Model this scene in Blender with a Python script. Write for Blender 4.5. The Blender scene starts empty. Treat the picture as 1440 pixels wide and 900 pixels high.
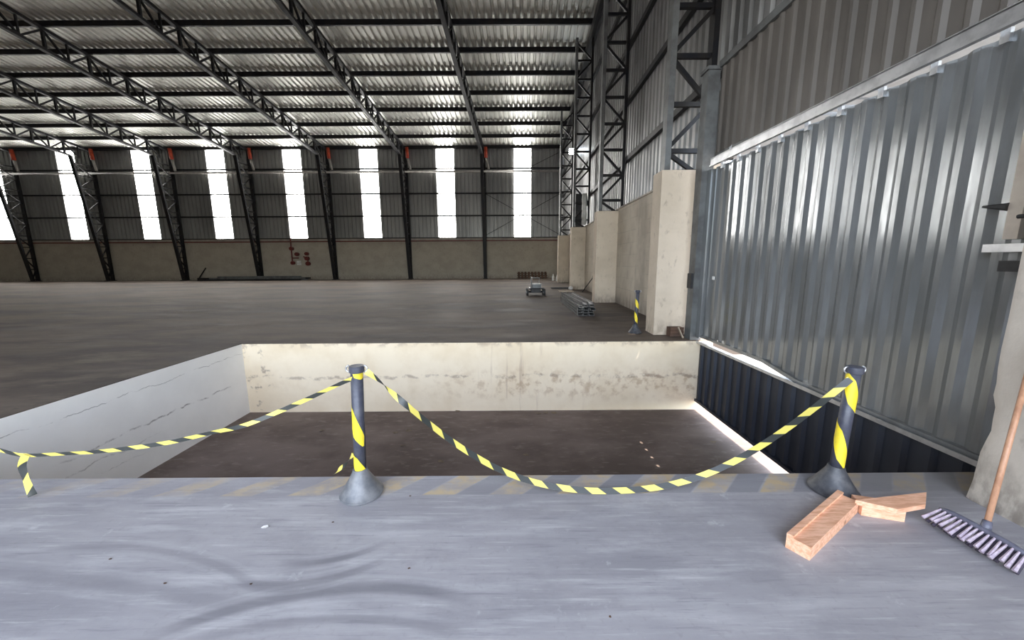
import bpy, math, random
from mathutils import Vector, Matrix
random.seed(7)
S = bpy.context.scene
COL = S.collection

# ------------------------------------------------------------------ camera
CH, F = 1.62, 517.9                      # eye height (m), focal length in pixels of a 1440 px wide frame
PITCH, YAW, ROLL = .1591, .0026, -.0059
_cy, _sy, _cp, _sp = math.cos(YAW), math.sin(YAW), math.cos(PITCH), math.sin(PITCH)
FW = Vector((_sy*_cp, _cy*_cp, -_sp)); _rt = Vector((_cy, -_sy, 0)); _up = _rt.cross(FW)
RT = _rt*math.cos(ROLL) + _up*math.sin(ROLL); UP = _up*math.cos(ROLL) - _rt*math.sin(ROLL)
cam = bpy.data.objects.new('camera', bpy.data.cameras.new('camera')); COL.objects.link(cam)
cam.data.sensor_width = 36; cam.data.sensor_fit = 'HORIZONTAL'; cam.data.lens = F/1440*36
cam.data.clip_start = .05; cam.data.clip_end = 500
cam.matrix_world = Matrix(((RT.x, UP.x, -FW.x, 0), (RT.y, UP.y, -FW.y, 0), (RT.z, UP.z, -FW.z, CH), (0, 0, 0, 1)))
S.camera = cam
def at(x, y, axis, v):                   # the point where a photo pixel's sight line meets a plane
    d = FW + RT*((x-720)/F) + UP*((450-y)/F); i = 'xyz'.index(axis); o = Vector((0, 0, CH))
    return o + d*((v-o[i])/d[i])

# ------------------------------------------------------------------ light
W = bpy.data.worlds.new('sky'); S.world = W; W.use_nodes = True
_nt = W.node_tree; _bg = _nt.nodes['Background']
_sky = _nt.nodes.new('ShaderNodeTexSky'); _sky.sky_type = 'NISHITA'; _sky.sun_disc = False
_sky.sun_elevation = math.radians(70); _sky.sun_rotation = math.radians(95)
_hs = _nt.nodes.new('ShaderNodeHueSaturation'); _hs.inputs['Saturation'].default_value = .5
_nt.links.new(_sky.outputs[0], _hs.inputs['Color']); _nt.links.new(_hs.outputs[0], _bg.inputs[0]); _bg.inputs[1].default_value = 1.38
sun = bpy.data.objects.new('sun', bpy.data.lights.new('sun', 'SUN')); COL.objects.link(sun)
sun.data.energy = 14; sun.data.angle = math.radians(.35); sun.data.color = (1, .9, .78)
sun.rotation_euler = Vector((-.32, .10, -.94)).to_track_quat('-Z', 'Y').to_euler()
S.view_settings.view_transform = 'Standard'; S.view_settings.look = 'None'
S.view_settings.gamma = 1; S.view_settings.use_curve_mapping = False
S.view_settings.exposure = .35
S.cycles.use_denoising = True
S.cycles.max_bounces = 10; S.cycles.diffuse_bounces = 6; S.cycles.glossy_bounces = 4
S.cycles.sample_clamp_indirect = 8
GLOW = 13.0                               # daylight coming through the translucent wall sheets

# ------------------------------------------------------------------ material helpers
class NT:
    def __init__(s, name):
        s.m = bpy.data.materials.new(name); s.m.use_nodes = True; s.t = s.m.node_tree
        s.b = s.t.nodes['Principled BSDF']; s._co = None
    def n(s, t, **k):
        o = s.t.nodes.new(t)
        for a, v in k.items(): setattr(o, a, v)
        return o
    def put(s, sock, v):
        if hasattr(v, 'is_output'): s.t.links.new(v, sock)
        else: sock.default_value = v
    def co(s):
        if s._co is None: s._co = s.n('ShaderNodeTexCoord').outputs['Object']
        return s._co
    def xyz(s):
        o = s.n('ShaderNodeSeparateXYZ'); s.put(o.inputs[0], s.co()); return o.outputs
    def math(s, op, a, b=0., c=None):
        o = s.n('ShaderNodeMath', operation=op); s.put(o.inputs[0], a); s.put(o.inputs[1], b)
        if c is not None: s.put(o.inputs[2], c)
        return o.outputs[0]
    def noise(s, scale, stretch=(1, 1, 1), detail=4, rough=.6, off=(0, 0, 0)):
        mp = s.n('ShaderNodeMapping'); mp.inputs['Scale'].default_value = stretch; mp.inputs['Location'].default_value = off
        s.put(mp.inputs['Vector'], s.co()); o = s.n('ShaderNodeTexNoise')
        o.inputs['Scale'].default_value = scale; o.inputs['Detail'].default_value = detail; o.inputs['Roughness'].default_value = rough
        s.t.links.new(mp.outputs[0], o.inputs['Vector']); return o.outputs['Fac']
    def ramp(s, v, lo, hi, a=0., b=1.):
        o = s.n('ShaderNodeMapRange', interpolation_type='SMOOTHSTEP'); s.put(o.inputs[0], v)
        for i, q in enumerate((lo, hi, a, b)): o.inputs[i+1].default_value = q
        return o.outputs[0]
    def mix(s, f, a, b, mode='MIX'):
        o = s.n('ShaderNodeMix', data_type='RGBA', blend_type=mode)
        s.put(o.inputs[0], f); s.put(o.inputs[6], a if hasattr(a, 'is_output') else (*a, 1)); s.put(o.inputs[7], b if hasattr(b, 'is_output') else (*b, 1))
        return o.outputs[2]
    def band(s, v, lo, hi, soft):         # 1 between lo and hi
        return s.math('MULTIPLY', s.ramp(v, lo-soft, lo+soft), s.ramp(v, hi-soft, hi+soft, 1., 0.))
    def bump(s, h, strength, dist=.02):
        o = s.n('ShaderNodeBump'); o.inputs['Strength'].default_value = strength; o.inputs['Distance'].default_value = dist
        s.put(o.inputs['Height'], h); s.t.links.new(o.outputs[0], s.b.inputs['Normal'])
    def done(s, col, rough=.6, metal=0., spec=.5):
        s.put(s.b.inputs['Base Color'], col if hasattr(col, 'is_output') else (*col, 1))
        s.put(s.b.inputs['Roughness'], rough); s.put(s.b.inputs['Metallic'], metal); s.b.inputs['Specular IOR Level'].default_value = spec
        return s.m
def simple(name, a, b=None, scale=3, rough=.6, metal=0., stretch=(1, 1, 1), bump=0., spec=.5):
    t = NT(name); b = b or tuple(c*.7 for c in a)
    n = t.noise(scale, stretch); c = t.mix(t.ramp(n, .35, .68), a, b)
    if bump: t.bump(t.noise(scale*6, stretch), bump, .01)
    return t.done(c, rough, metal, spec)

M = {}
M['steel'] = simple('dark_painted_steel', (.007, .008, .012), (.016, .014, .013), 2, .5, spec=.3)
M['steel_grey'] = simple('grey_painted_steel', (.17, .18, .18), (.1, .1, .1), 2.5, .5, .3)
M['roof'] = simple('galvanised_roof_sheet', (.74, .74, .69), (.6, .6, .56), .3, .42, .3, (1, .25, 1))
M['clad'] = simple('galvanised_wall_sheet', (.36, .365, .36), (.25, .255, .25), .5, .42, .4, (1, 1, .3))
M['clad_end'] = simple('weathered_end_wall_sheet', (.3, .3, .3), (.15, .15, .15), .8, .42, .5, (1, 1, .35))
M['beige_sheet'] = simple('beige_ribbed_sheet', (.15, .135, .12), (.1, .09, .08), 1.2, .55, .15, (1, 1, .3))
M['navy'] = simple('dark_navy_sheet', (.03, .036, .05), (.018, .022, .034), 1.5, .5, .2, (1, 1, .3))
M['zinc'] = simple('bright_zinc', (.62, .63, .65), (.45, .46, .48), 6, .33, .85)
M['black'] = simple('black_rubber', (.02, .02, .022), (.035, .035, .035), 8, .6)
M['cone'] = simple('dusty_grey_plastic', (.115, .12, .13), (.19, .19, .195), 14, .36)
M['pole'] = simple('navy_grey_pole', (.045, .048, .07), (.075, .078, .095), 20, .4)
M['channel'] = simple('dull_zinc', (.3, .3, .3), (.18, .18, .18), 5, .35, .8)
M['cone_dark'] = simple('dusty_black_plastic', (.04, .042, .05), (.09, .09, .095), 14, .5)
M['yellow'] = simple('yellow_plastic', (.85, .66, .03), (.7, .55, .04), 20, .4)
M['pipe_white'] = simple('white_plastic_pipe', (.72, .72, .7), (.55, .55, .52), 3, .4)
M['pipe_grey'] = simple('grey_pipe', (.36, .34, .31), (.26, .25, .23), 3, .5)
M['red'] = simple('red_paint', (.55, .07, .02), (.38, .04, .02), 8, .45)
M['red_dark'] = simple('dark_red_paint', (.16, .02, .018), (.08, .012, .01), 8, .5)
M['rust'] = simple('rusty_beam', (.16, .1, .08), (.1, .05, .045), 2, .7)
M['lintel'] = simple('lintel_paint', (.4, .36, .31), (.3, .26, .23), 1.5, .8)
M['handle'] = simple('varnished_broomstick', (.5, .27, .16), (.38, .19, .11), 5, .45, 0, (8, 8, .6))
M['wood_dark'] = simple('dark_timber', (.12, .065, .04), (.06, .035, .025), 4, .75)
M['wood_pale'] = simple('pale_timber', (.5, .42, .32), (.38, .3, .22), 5, .7)
M['paper'] = simple('paper_scrap', (.75, .73, .7), (.6, .58, .55), 20, .8)
M['leaf'] = simple('dry_leaf', (.2, .15, .1), (.12, .09, .06), 20, .8)
M['bristle'] = simple('lilac_bristle', (.5, .42, .47), (.33, .26, .33), 40, .7)
M['bristle_dark'] = simple('dark_bristle', (.06, .045, .07), (.035, .03, .045), 40, .7)
M['broom_head'] = simple('grey_plastic_head', (.13, .13, .17), (.09, .09, .12), 30, .4)
M['cream_steel'] = simple('cream_painted_steel', (.62, .55, .46), (.5, .43, .36), 6, .5)

def wood():
    t = NT('fresh_orange_timber'); n = t.noise(9, (1, 6, 6), 6)
    c = t.mix(t.ramp(n, .35, .65), (.85, .5, .33), (.66, .33, .19)); k = t.noise(5, (1, 1, 1), 2, off=(3, 1, 2))
    return t.done(t.mix(t.ramp(k, .66, .72), c, (.22, .07, .03)), .6)
M['wood'] = wood()
def glow():
    t = NT('translucent_daylight_sheet'); t.b.inputs['Emission Color'].default_value = (1, .98, .95, 1); t.b.inputs['Emission Strength'].default_value = GLOW
    return t.done((.85, .85, .83), .5)
M['glow'] = glow()
def lampglow():
    t = NT('floodlight_lens'); t.b.inputs['Emission Color'].default_value = (.85, .93, 1, 1); t.b.inputs['Emission Strength'].default_value = 45
    return t.done((.9, .9, .9), .4)
M['lamp'] = lampglow()
def gate():
    t = NT('galvanised_gate_sheet'); n = t.noise(1.6, (1, 2, .35), 5); n2 = t.noise(14, (1, 1.5, .2), 4)
    c = t.mix(t.ramp(n, .32, .7), (.3, .315, .325), (.21, .22, .223)); c = t.mix(t.ramp(n2, .45, .75, 0, .35), c, (.17, .17, .165))
    z = t.xyz()[2]
    c = t.mix(t.math('MULTIPLY', t.ramp(z, 1.5, 0, 0, .4), t.ramp(n, .3, .6)), c, (.22, .21, .19))     # splashed dust low down
    t.bump(t.noise(1.3, (1, 1, .6), 1), .05, .05)
    return t.done(c, t.ramp(n2, .3, .8, .12, .24), .45)
M['gate'] = gate()
def brickpaint(name, rot):
    t = NT(name); mp = t.n('ShaderNodeMapping'); mp.inputs['Rotation'].default_value = rot; t.put(mp.inputs['Vector'], t.co())
    br = t.n('ShaderNodeTexBrick'); t.t.links.new(mp.outputs[0], br.inputs['Vector'])
    br.inputs['Scale'].default_value = 1; br.inputs['Brick Width'].default_value = .4; br.inputs['Row Height'].default_value = .2
    br.inputs['Mortar Size'].default_value = .012; br.inputs['Mortar Smooth'].default_value = .5
    n = t.noise(1.2, (1, 1, 1), 5); g = t.noise(7, (1, 1, .25), 5)
    c = t.mix(t.ramp(n, .35, .7), (.62, .55, .45), (.52, .45, .36)); c = t.mix(t.ramp(g, .52, .75, 0, .5), c, (.3, .25, .2))
    z = t.xyz()[2]; c = t.mix(t.math('MULTIPLY', t.ramp(z, .55, 0), t.ramp(g, .3, .6, .2, .8)), c, (.2, .16, .13))
    c = t.mix(t.math('MULTIPLY', br.outputs['Fac'], t.ramp(n, .3, .6, .1, .45)), c, (.3, .26, .21))
    t.bump(t.math('SUBTRACT', 1., br.outputs['Fac']), .35, .01)
    return t.done(c, .85)
M['blocks_x'] = brickpaint('painted_block_wall_end', (math.radians(90), 0, math.radians(90)))
def plain_masonry(name, a, b, d, lowdirt=.6, chips=.0):
    t = NT(name); n = t.noise(1.0, (1, 1, 1.3), 5); g = t.noise(9, (1, 1, .5), 6)
    c = t.mix(t.ramp(n, .32, .7), a, b); c = t.mix(t.ramp(g, .56, .74, 0, .55), c, d)
    z = t.xyz()[2]; c = t.mix(t.math('MULTIPLY', t.ramp(z, .5, 0), t.ramp(g, .35, .6, 0, lowdirt)), c, d)
    t.bump(t.noise(25, (1, 1, 1), 5), .25, .01)
    return t.done(c, .88)
M['masonry'] = plain_masonry('painted_back_wall', (.44, .4, .33), (.37, .33, .27), (.2, .17, .14))
M['pilaster'] = plain_masonry('painted_pilaster', (.68, .58, .46), (.58, .49, .38), (.27, .21, .16))
M['pillar'] = plain_masonry('worn_concrete_pillar', (.58, .52, .45), (.46, .41, .35), (.22, .19, .16), .9)
def pitwall(name, left):
    t = NT(name); x, y, z = t.xyz()
    n = t.noise(1.3, (1, 1, 1), 6); g = t.noise(6, (1, 1, 1), 6); dr = t.noise(7, (1, 1, .08), 4, off=(4, 2, 0))
    base = ((.9, .89, .87), (.85, .84, .82)) if left else ((.84, .72, .54), (.76, .63, .45))
    c = t.mix(t.ramp(n, .35, .65), *base)
    wob = t.math('MULTIPLY', t.math('SUBTRACT', t.noise(1.7, (1, 1, 0), 4), .5), .22)
    if left:
        for zc, lo, hi, w, k, off in ((-.215, 2.4, 7.2, .003, .6, .0), (-.76, 4.2, 6.9, .007, .7, .03), (-.98, 3.4, 5.2, .005, .45, .1), (-1.15, 3.2, 5.0, .004, .4, .2)):
            wb = t.math('MULTIPLY', t.math('SUBTRACT', t.noise(2.3, (1, 1, 0), 5, off=(0, off*40, 0)), .5), .2)
            d = t.math('ABSOLUTE', t.math('SUBTRACT', t.math('SUBTRACT', z, zc), wb))
            m = t.math('MULTIPLY', t.ramp(d, w, w*2.4, 1, 0), t.math('MULTIPLY', t.band(y, lo, hi, .3), t.ramp(g, .38, .62, 0, k)))
            c = t.mix(m, c, (.2, .18, .18))
    else:
        zz = t.math('ADD', z, wob)
        m = t.math('MULTIPLY', t.band(zz, -1.15, -.62, .18), t.ramp(g, .46, .66, 0, .62)); m = t.math('MULTIPLY', m, t.ramp(x, -2.4, .3, .12, 1.))
        c = t.mix(m, c, (.46, .31, .18))
        m = t.math('MULTIPLY', t.ramp(t.math('ABSOLUTE', t.math('SUBTRACT', zz, -.72)), .012, .05, 1, 0), t.ramp(g, .42, .6, 0, .55)); c = t.mix(m, c, (.28, .2, .15))
        m = t.math('MULTIPLY', t.ramp(dr, .58, .72, 0, .45), t.band(x, -.6, 1.3, .5)); c = t.mix(m, c, (.4, .27, .19))
        m = t.math('MULTIPLY', t.ramp(zz, -.12, -.01), t.ramp(g, .45, .62, 0, .5)); c = t.mix(m, c, (.3, .22, .16))
        m = t.math('MULTIPLY', t.band(x, -5.46, -4.9, .12), t.ramp(g, .57, .68, 0, .6)); c = t.mix(m, c, (.2, .15, .12))
    t.bump(t.noise(14, (1, 1, 1), 5), .2, .01)
    return t.done(c, .82)
M['pit_back'] = pitwall('stained_cream_dock_wall', False); M['pit_left'] = pitwall('cracked_white_dock_wall', True)
def hallfloor():
    t = NT('dusty_hall_concrete'); a = t.noise(.4, (.6, 1.3, 1), 7); b = t.noise(1.3, (.45, 1.3, 1), 7, .68, off=(5, 3, 0)); g = t.noise(7, (.6, 1.3, 1), 6, .7)
    y = t.xyz()[1]
    c = t.mix(t.ramp(a, .36, .64), (.15, .115, .088), (.058, .045, .038)); c = t.mix(t.ramp(b, .46, .68, 0, .75), c, (.2, .163, .13)); c = t.mix(t.ramp(g, .55, .72, 0, .55), c, (.05, .042, .038))
    t.bump(g, .08, .01)
    return t.done(c, t.ramp(b, .3, .7, .62, .85), spec=.3)
M['floor_hall'] = hallfloor()
def pitfloor():
    t = NT('grimy_dock_concrete'); a = t.noise(.9, (1, 1.4, 1), 6); g = t.noise(8, (.6, 1.6, 1), 6, off=(2, 2, 0))
    c = t.mix(t.ramp(a, .35, .65), (.19, .145, .125), (.115, .084, .07)); c = t.mix(t.ramp(g, .54, .7, 0, .6), c, (.25, .205, .18))
    t.bump(g, .1, .01)
    return t.done(c, .8)
M['floor_pit'] = pitfloor()
def circle3(a, b, c):
    (ax, ay), (bx, by), (cx, cy) = a, b, c; d = 2*(ax*(by-cy)+bx*(cy-ay)+cx*(ay-by))
    ux = ((ax*ax+ay*ay)*(by-cy)+(bx*bx+by*by)*(cy-ay)+(cx*cx+cy*cy)*(ay-by))/d
    uy = ((ax*ax+ay*ay)*(cx-bx)+(bx*bx+by*by)*(ax-cx)+(cx*cx+cy*cy)*(bx-ax))/d
    return ux, uy, math.hypot(ax-ux, ay-uy)
def slab():
    t = NT('scuffed_dock_slab_concrete'); x, y, z = t.xyz()
    a = t.noise(.9, (.5, 1.8, 1), 6); b = t.noise(3.5, (.35, 2.4, 1), 6, off=(1, 4, 0)); g = t.noise(28, (1, 1, 1), 5); g2 = t.noise(7, (1, 1.3, 1), 6, off=(7, 1, 0))
    c = t.mix(t.ramp(a, .36, .66), (.375, .36, .37), (.275, .265, .28)); c = t.mix(t.ramp(b, .48, .7, 0, .65), c, (.47, .455, .46)); c = t.mix(t.ramp(g, .56, .72, 0, .35), c, (.24, .23, .23))
    sc = t.noise(16, (.12, 2.2, 1), 5, .7, off=(3, 9, 0)); c = t.mix(t.ramp(sc, .54, .7, 0, .5), c, (.56, .545, .54)); c = t.mix(t.ramp(sc, .46, .3, 0, .6), c, (.2, .195, .215)); bl = t.noise(1.7, (.7, 1.2, 1), 7, .7, off=(11, 6, 0)); c = t.mix(t.ramp(bl, .46, .66, 0, .5), c, (.235, .225, .24))
    pt = t.noise(5, (1, 1, 1), 7, .75, off=(8, 3, 0)); c = t.mix(t.ramp(pt, .6, .7, 0, .5), c, (.54, .53, .53))
    # tyre scuffs, each an arc measured on the floor
    for p, w, lo, hi, k in (((( 225, 890), (415, 837), (625, 835)), .045, 225, 640, .5), (((350, 822), (430, 820), (515, 798)), .035, 345, 520, .5), (((425, 792), (470, 787), (515, 775)), .03, 420, 520, .5),
                        (((90, 770), (225, 774), (350, 817)), .03, 90, 352, .28), (((0, 805), (100, 815), (260, 838)), .05, -60, 330, .25), (((300, 893), (425, 873), (575, 876)), .03, 280, 640, .3),
                        (((700, 868), (900, 850), (1100, 862)), .03, 650, 1100, .1)):
        q = [at(px, py, 'z', 0) for px, py in p]; cx, cy, r = circle3(*[(v.x, v.y) for v in q])
        dx = t.math('SUBTRACT', x, cx); dy = t.math('SUBTRACT', y, cy)
        d = t.math('SQRT', t.math('ADD', t.math('MULTIPLY', dx, dx), t.math('MULTIPLY', dy, dy)))
        d = t.math('ABSOLUTE', t.math('SUBTRACT', d, r))
        ymid = q[1].y; x0, x1 = at(lo, p[0][1], 'z', 0).x, at(hi, p[2][1], 'z', 0).x
        m = t.math('MULTIPLY', t.ramp(d, w*.3, w*1.05, 1, 0), t.band(x, x0, x1, .15)); m = t.math('MULTIPLY', m, t.band(y, min(v.y for v in q)-.2, max(v.y for v in q)+.2, .1))
        c = t.mix(t.math('MULTIPLY', m, t.ramp(b, .25, .6, k*.7, k*1.5)), c, (.16, .155, .17))
        e = t.ramp(t.math('ABSOLUTE', t.math('SUBTRACT', d, w*1.5)), .004, .012, 1, 0)
        c = t.mix(t.math('MULTIPLY', t.math('MULTIPLY', e, t.band(x, x0, x1, .15)), t.math('MULTIPLY', t.band(y, min(v.y for v in q)-.2, max(v.y for v in q)+.2, .1), k*.22)), c, (.6, .59, .6))
    # worn hazard stripes along the edge
    s = t.math('FRACT', t.math('DIVIDE', t.math('SUBTRACT', t.math('SUBTRACT', x, .05), t.math('SUBTRACT', y, 2.58)), .475))
    strip = t.band(y, 2.365, 2.7, .012)
    wear = t.math('MULTIPLY', t.ramp(g2, .34, .6, 1, .25), t.ramp(x, -4, -.2, .25, .95))
    yel = t.math('MULTIPLY', t.math('MULTIPLY', t.band(s, .02, .5, .02), strip), wear)
    c = t.mix(yel, c, (.5, .38, .22))
    blk = t.math('MULTIPLY', t.math('MULTIPLY', t.band(s, .52, .99, .02), strip), t.ramp(x, -1.5, .6, .08, .65))
    c = t.mix(blk, c, (.2, .2, .215))
    d = t.math('MULTIPLY', t.ramp(x, 2.0, 2.9, 0, .6), t.ramp(y, 2.0, 2.5)); c = t.mix(d, c, (.16, .145, .13))       # darker towards the far right corner
    t.bump(g, .1, .008)
    return t.done(c, t.ramp(b, .3, .7, .5, .7))
M['slab'] = slab()
def tape():
    t = NT('black_yellow_tape'); u = t.n('ShaderNodeTexCoord').outputs['UV']; o = t.n('ShaderNodeSeparateXYZ'); t.put(o.inputs[0], u)
    s = t.math('FRACT', t.math('ADD', t.math('DIVIDE', o.outputs[0], .2), t.math('MULTIPLY', o.outputs[1], .28)))
    c = t.mix(t.band(s, .0, .5, .012), (.035, .038, .035), (.64, .54, .12))
    return t.done(c, .35)
M['tape'] = tape()
M['ground'] = simple('yard_ground', (.25, .235, .22), (.19, .18, .17), .3, .9)

# ------------------------------------------------------------------ mesh helpers
class MB:
    def __init__(s): s.v = []; s.f = []; s.uv = None
    def quadgrid(s, rows, closed=False):
        b = len(s.v); n = len(rows[0])
        for r in rows: s.v += [tuple(p) for p in r]
        for i in range(len(rows)-1):
            for j in range(n if closed else n-1):
                k = (j+1) % n; s.f.append((b+i*n+j, b+i*n+k, b+(i+1)*n+k, b+(i+1)*n+j))
        return s
    def hexa(s, p):                      # 8 points, bottom ring then top ring
        b = len(s.v); s.v += [tuple(q) for q in p]
        s.f += [tuple(b+i for i in q) for q in ((3, 2, 1, 0), (4, 5, 6, 7), (0, 1, 5, 4), (1, 2, 6, 5), (2, 3, 7, 6), (3, 0, 4, 7))]; return s
    def box(s, x0, x1, y0, y1, z0, z1):
        return s.hexa([(x0, y0, z0), (x1, y0, z0), (x1, y1, z0), (x0, y1, z0), (x0, y0, z1), (x1, y0, z1), (x1, y1, z1), (x0, y1, z1)])
    def beam(s, a, b, w, h, side=(1, 0, 0)):   # w along side, h across
        a, b = Vector(a), Vector(b); d = (b-a).normalized(); sd = Vector(side); sd = (sd - d*sd.dot(d)).normalized(); u = d.cross(sd)
        r = lambda p: [p-sd*w/2-u*h/2, p+sd*w/2-u*h/2, p+sd*w/2+u*h/2, p-sd*w/2+u*h/2]
        return s.hexa(r(a)+r(b))
    def tube(s, pts, r, n=10, cap=True):
        pts = [Vector(p) for p in pts]; rows = []; ref = None
        for i, p in enumerate(pts):
            d = (pts[min(i+1, len(pts)-1)]-pts[max(i-1, 0)]).normalized()
            if ref is None: ref = Vector((0, 0, 1)) if abs(d.z) < .9 else Vector((1, 0, 0))
            u = (ref-d*ref.dot(d)).normalized(); w = d.cross(u); ref = u
            rr = r[i] if isinstance(r, (list, tuple)) else r
            rows.append([p+(u*math.cos(2*math.pi*k/n)+w*math.sin(2*math.pi*k/n))*rr for k in range(n)])
        b = len(s.v); s.quadgrid(rows, True)
        if cap: s.f.append(tuple(b+n-1-k for k in range(n))); s.f.append(tuple(b+(len(rows)-1)*n+k for k in range(n)))
        return s
    def lathe(s, prof, c=(0, 0, 0), n=32):
        rows = [[(c[0]+r*math.cos(2*math.pi*k/n), c[1]+r*math.sin(2*math.pi*k/n), c[2]+z) for k in range(n)] for r, z in prof]
        return s.quadgrid(rows, True)
    def corr(s, O, U, V, Nn, width, length, pitch, depth, pan=.5, sl=.12, phase=0.):
        O, U, V, Nn = map(Vector, (O, U, V, Nn)); U = U.normalized(); V = V.normalized() if length is not None else V
        L = length if length is not None else 1
        def h(u):
            f = ((u+phase)/pitch) % 1.
            if f < pan: return 0.
            if f < pan+sl: return (f-pan)/sl
            if f < 1-sl: return 1.
            return (1-f)/sl
        br = {0., width}; k = -1
        while k*pitch-phase < width:
            for q in (0, pan, pan+sl, 1-sl):
                u = (k+q)*pitch-phase
                if 0 < u < width: br.add(u)
            k += 1
        us = sorted(br); s.quadgrid([[O+U*u+Nn*(h(u)*depth) for u in us], [O+U*u+Nn*(h(u)*depth)+V*L for u in us]])
        return s
    def mesh(s, name, mat, org=(0, 0, 0), smooth=False, uvs=None):
        m = bpy.data.meshes.new(name); o = Vector(org)
        m.from_pydata([tuple(Vector(p)-o) for p in s.v], [], s.f); m.materials.append(M[mat] if isinstance(mat, str) else mat)
        if uvs is not None:
            l = m.uv_layers.new(name='UVMap')
            for lp in m.loops: l.data[lp.index].uv = uvs[lp.vertex_index]
        if smooth:
            for q in m.polygons: q.use_smooth = True
        m.update(); return m
    def build(s, name, mat, parent=None, org=None, smooth=False, uvs=None):
        if org is None: org = parent.location if parent is not None and parent.type == 'EMPTY' else (0, 0, 0)
        o = bpy.data.objects.new(name, s.mesh(name, mat, org, smooth, uvs)); COL.objects.link(o)
        if parent is not None: o.parent = parent
        return o
def link(name, mesh, parent=None, loc=(0, 0, 0)):
    o = bpy.data.objects.new(name, mesh); COL.objects.link(o); o.location = loc
    if parent is not None: o.parent = parent
    return o
def tag(o, label, cat, group=None):
    o['label'] = label; o['category'] = cat
    if group: o['group'] = group
    return o
def thing(name, label, cat, loc, group=None):
    o = bpy.data.objects.new(name, None); COL.objects.link(o); o.location = loc; o.empty_display_size = .1
    return tag(o, label, cat, group)
def struct(o): o['kind'] = 'structure'; return o
def smooth_by_angle(o, deg=40):
    for q in o.data.polygons: q.use_smooth = True
    o.data.set_sharp_from_angle(angle=math.radians(deg)); return o
ORD = ['first', 'second', 'third', 'fourth', 'fifth', 'sixth', 'seventh', 'eighth', 'ninth', 'tenth', 'eleventh', 'twelfth', 'thirteenth', 'fourteenth', 'fifteenth', 'sixteenth', 'seventeenth', 'eighteenth', 'nineteenth', 'twentieth', 'twenty-first']

# ------------------------------------------------------------------ measured layout
G, PL, PZ, PF, PN = 3.80, -5.46, -1.468, 7.305, 2.593      # gate plane, pit left, pit floor, pit far edge, dock edge
B, MH = 34.8, 3.5                                          # back wall, masonry height
XL, YF = -56., -3.2                                         # left end and front of the hall
SL, ZE = .149, 11.75                                       # roof slope, eave
def roof(y): return ZE + SL*(B-y)
def sx(y): return .02*(y-8)                                # the end wall runs a touch out of square
def rx(y): return .045*(y-B)                               # so do the roof frames
colx = [-2.35-6.95*k for k in range(8)]
wins = [.35, -6.57, -13.45, -20.26, -27.1, -33.76, -40.42, -47.2]

# ------------------------------------------------------------------ ground, floors, dock pit
struct(MB().box(-140, 140, -140, 140, -1.9, -1.52).build('ground', 'ground'))
struct(MB().box(-30, 3.6, -60, YF-.02, -1.5, -.02).build('floor_yard', 'ground'))
m = MB(); m.box(XL, 5.4, PF, B+.3, -.3, 0).box(XL, PL, PN, PF, -.3, 0); struct(m.build('floor', 'floor_hall'))
struct(MB().box(XL, 4.3, YF, PN, -.3, 0).build('floor_dock_slab', 'slab'))
struct(MB().box(PL-.3, 4.6, PN-.3, PF+.3, PZ-.2, PZ).build('floor_pit', 'floor_pit'))
struct(MB().box(PL-.4, PL+.006, PN, PF+.3, PZ, -.012).build('wall_pit_left', 'pit_left'))
struct(MB().box(PL+.006, G+.3, PF-.006, PF+.4, PZ, -.012).build('wall_pit_back', 'pit_back'))
struct(MB().box(PL-.4, G, PN-.4, PN-.006, PZ, -.3).build('wall_pit_front', 'pit_back'))

# ------------------------------------------------------------------ roof
ceil = struct(thing('ceiling', 'galvanised trapezoidal roof sheeting over the whole hall', 'roof', (0, B, ZE)))
for k in ('category',): del ceil[k]
SW = .36*3; LR = math.hypot(B+.6-YF, SL*(B+.6-YF))
slope = Vector((-.045, -1, SL)).normalized(); nrm = Vector((0, SL, 1)).normalized()
rm = MB().corr((0, .6, -.6*SL), (1, 0, 0), slope, nrm, SW, LR*1.001, .36, .085, .5, .1).mesh('roof_sheet', 'roof')
x = 5.7-SW
while x > XL-1:
    link('roof_sheet', rm, ceil, (x, 0, 0)); x -= SW
PUR = [B-.12-1.96*k for k in range(20)]; PUR[0] = B-.12
for k, y in enumerate(PUR):
    z = roof(y)-.02
    o = MB().hexa([(XL+rx(y), y-.05, z-.27), (4.25+sx(y), y-.05, z-.27), (4.25+sx(y), y+.05, z-.27), (XL+rx(y), y+.05, z-.27),
                   (XL+rx(y), y-.05, z), (4.25+sx(y), y-.05, z), (4.25+sx(y), y+.05, z), (XL+rx(y), y+.05, z)]).build('roof_purlin', 'steel')
    tag(o, 'dark steel roof purlin, %s counting from the eave above the glowing wall strips' % ORD[k], 'beam', 'purlins under the roof sheets')

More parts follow.
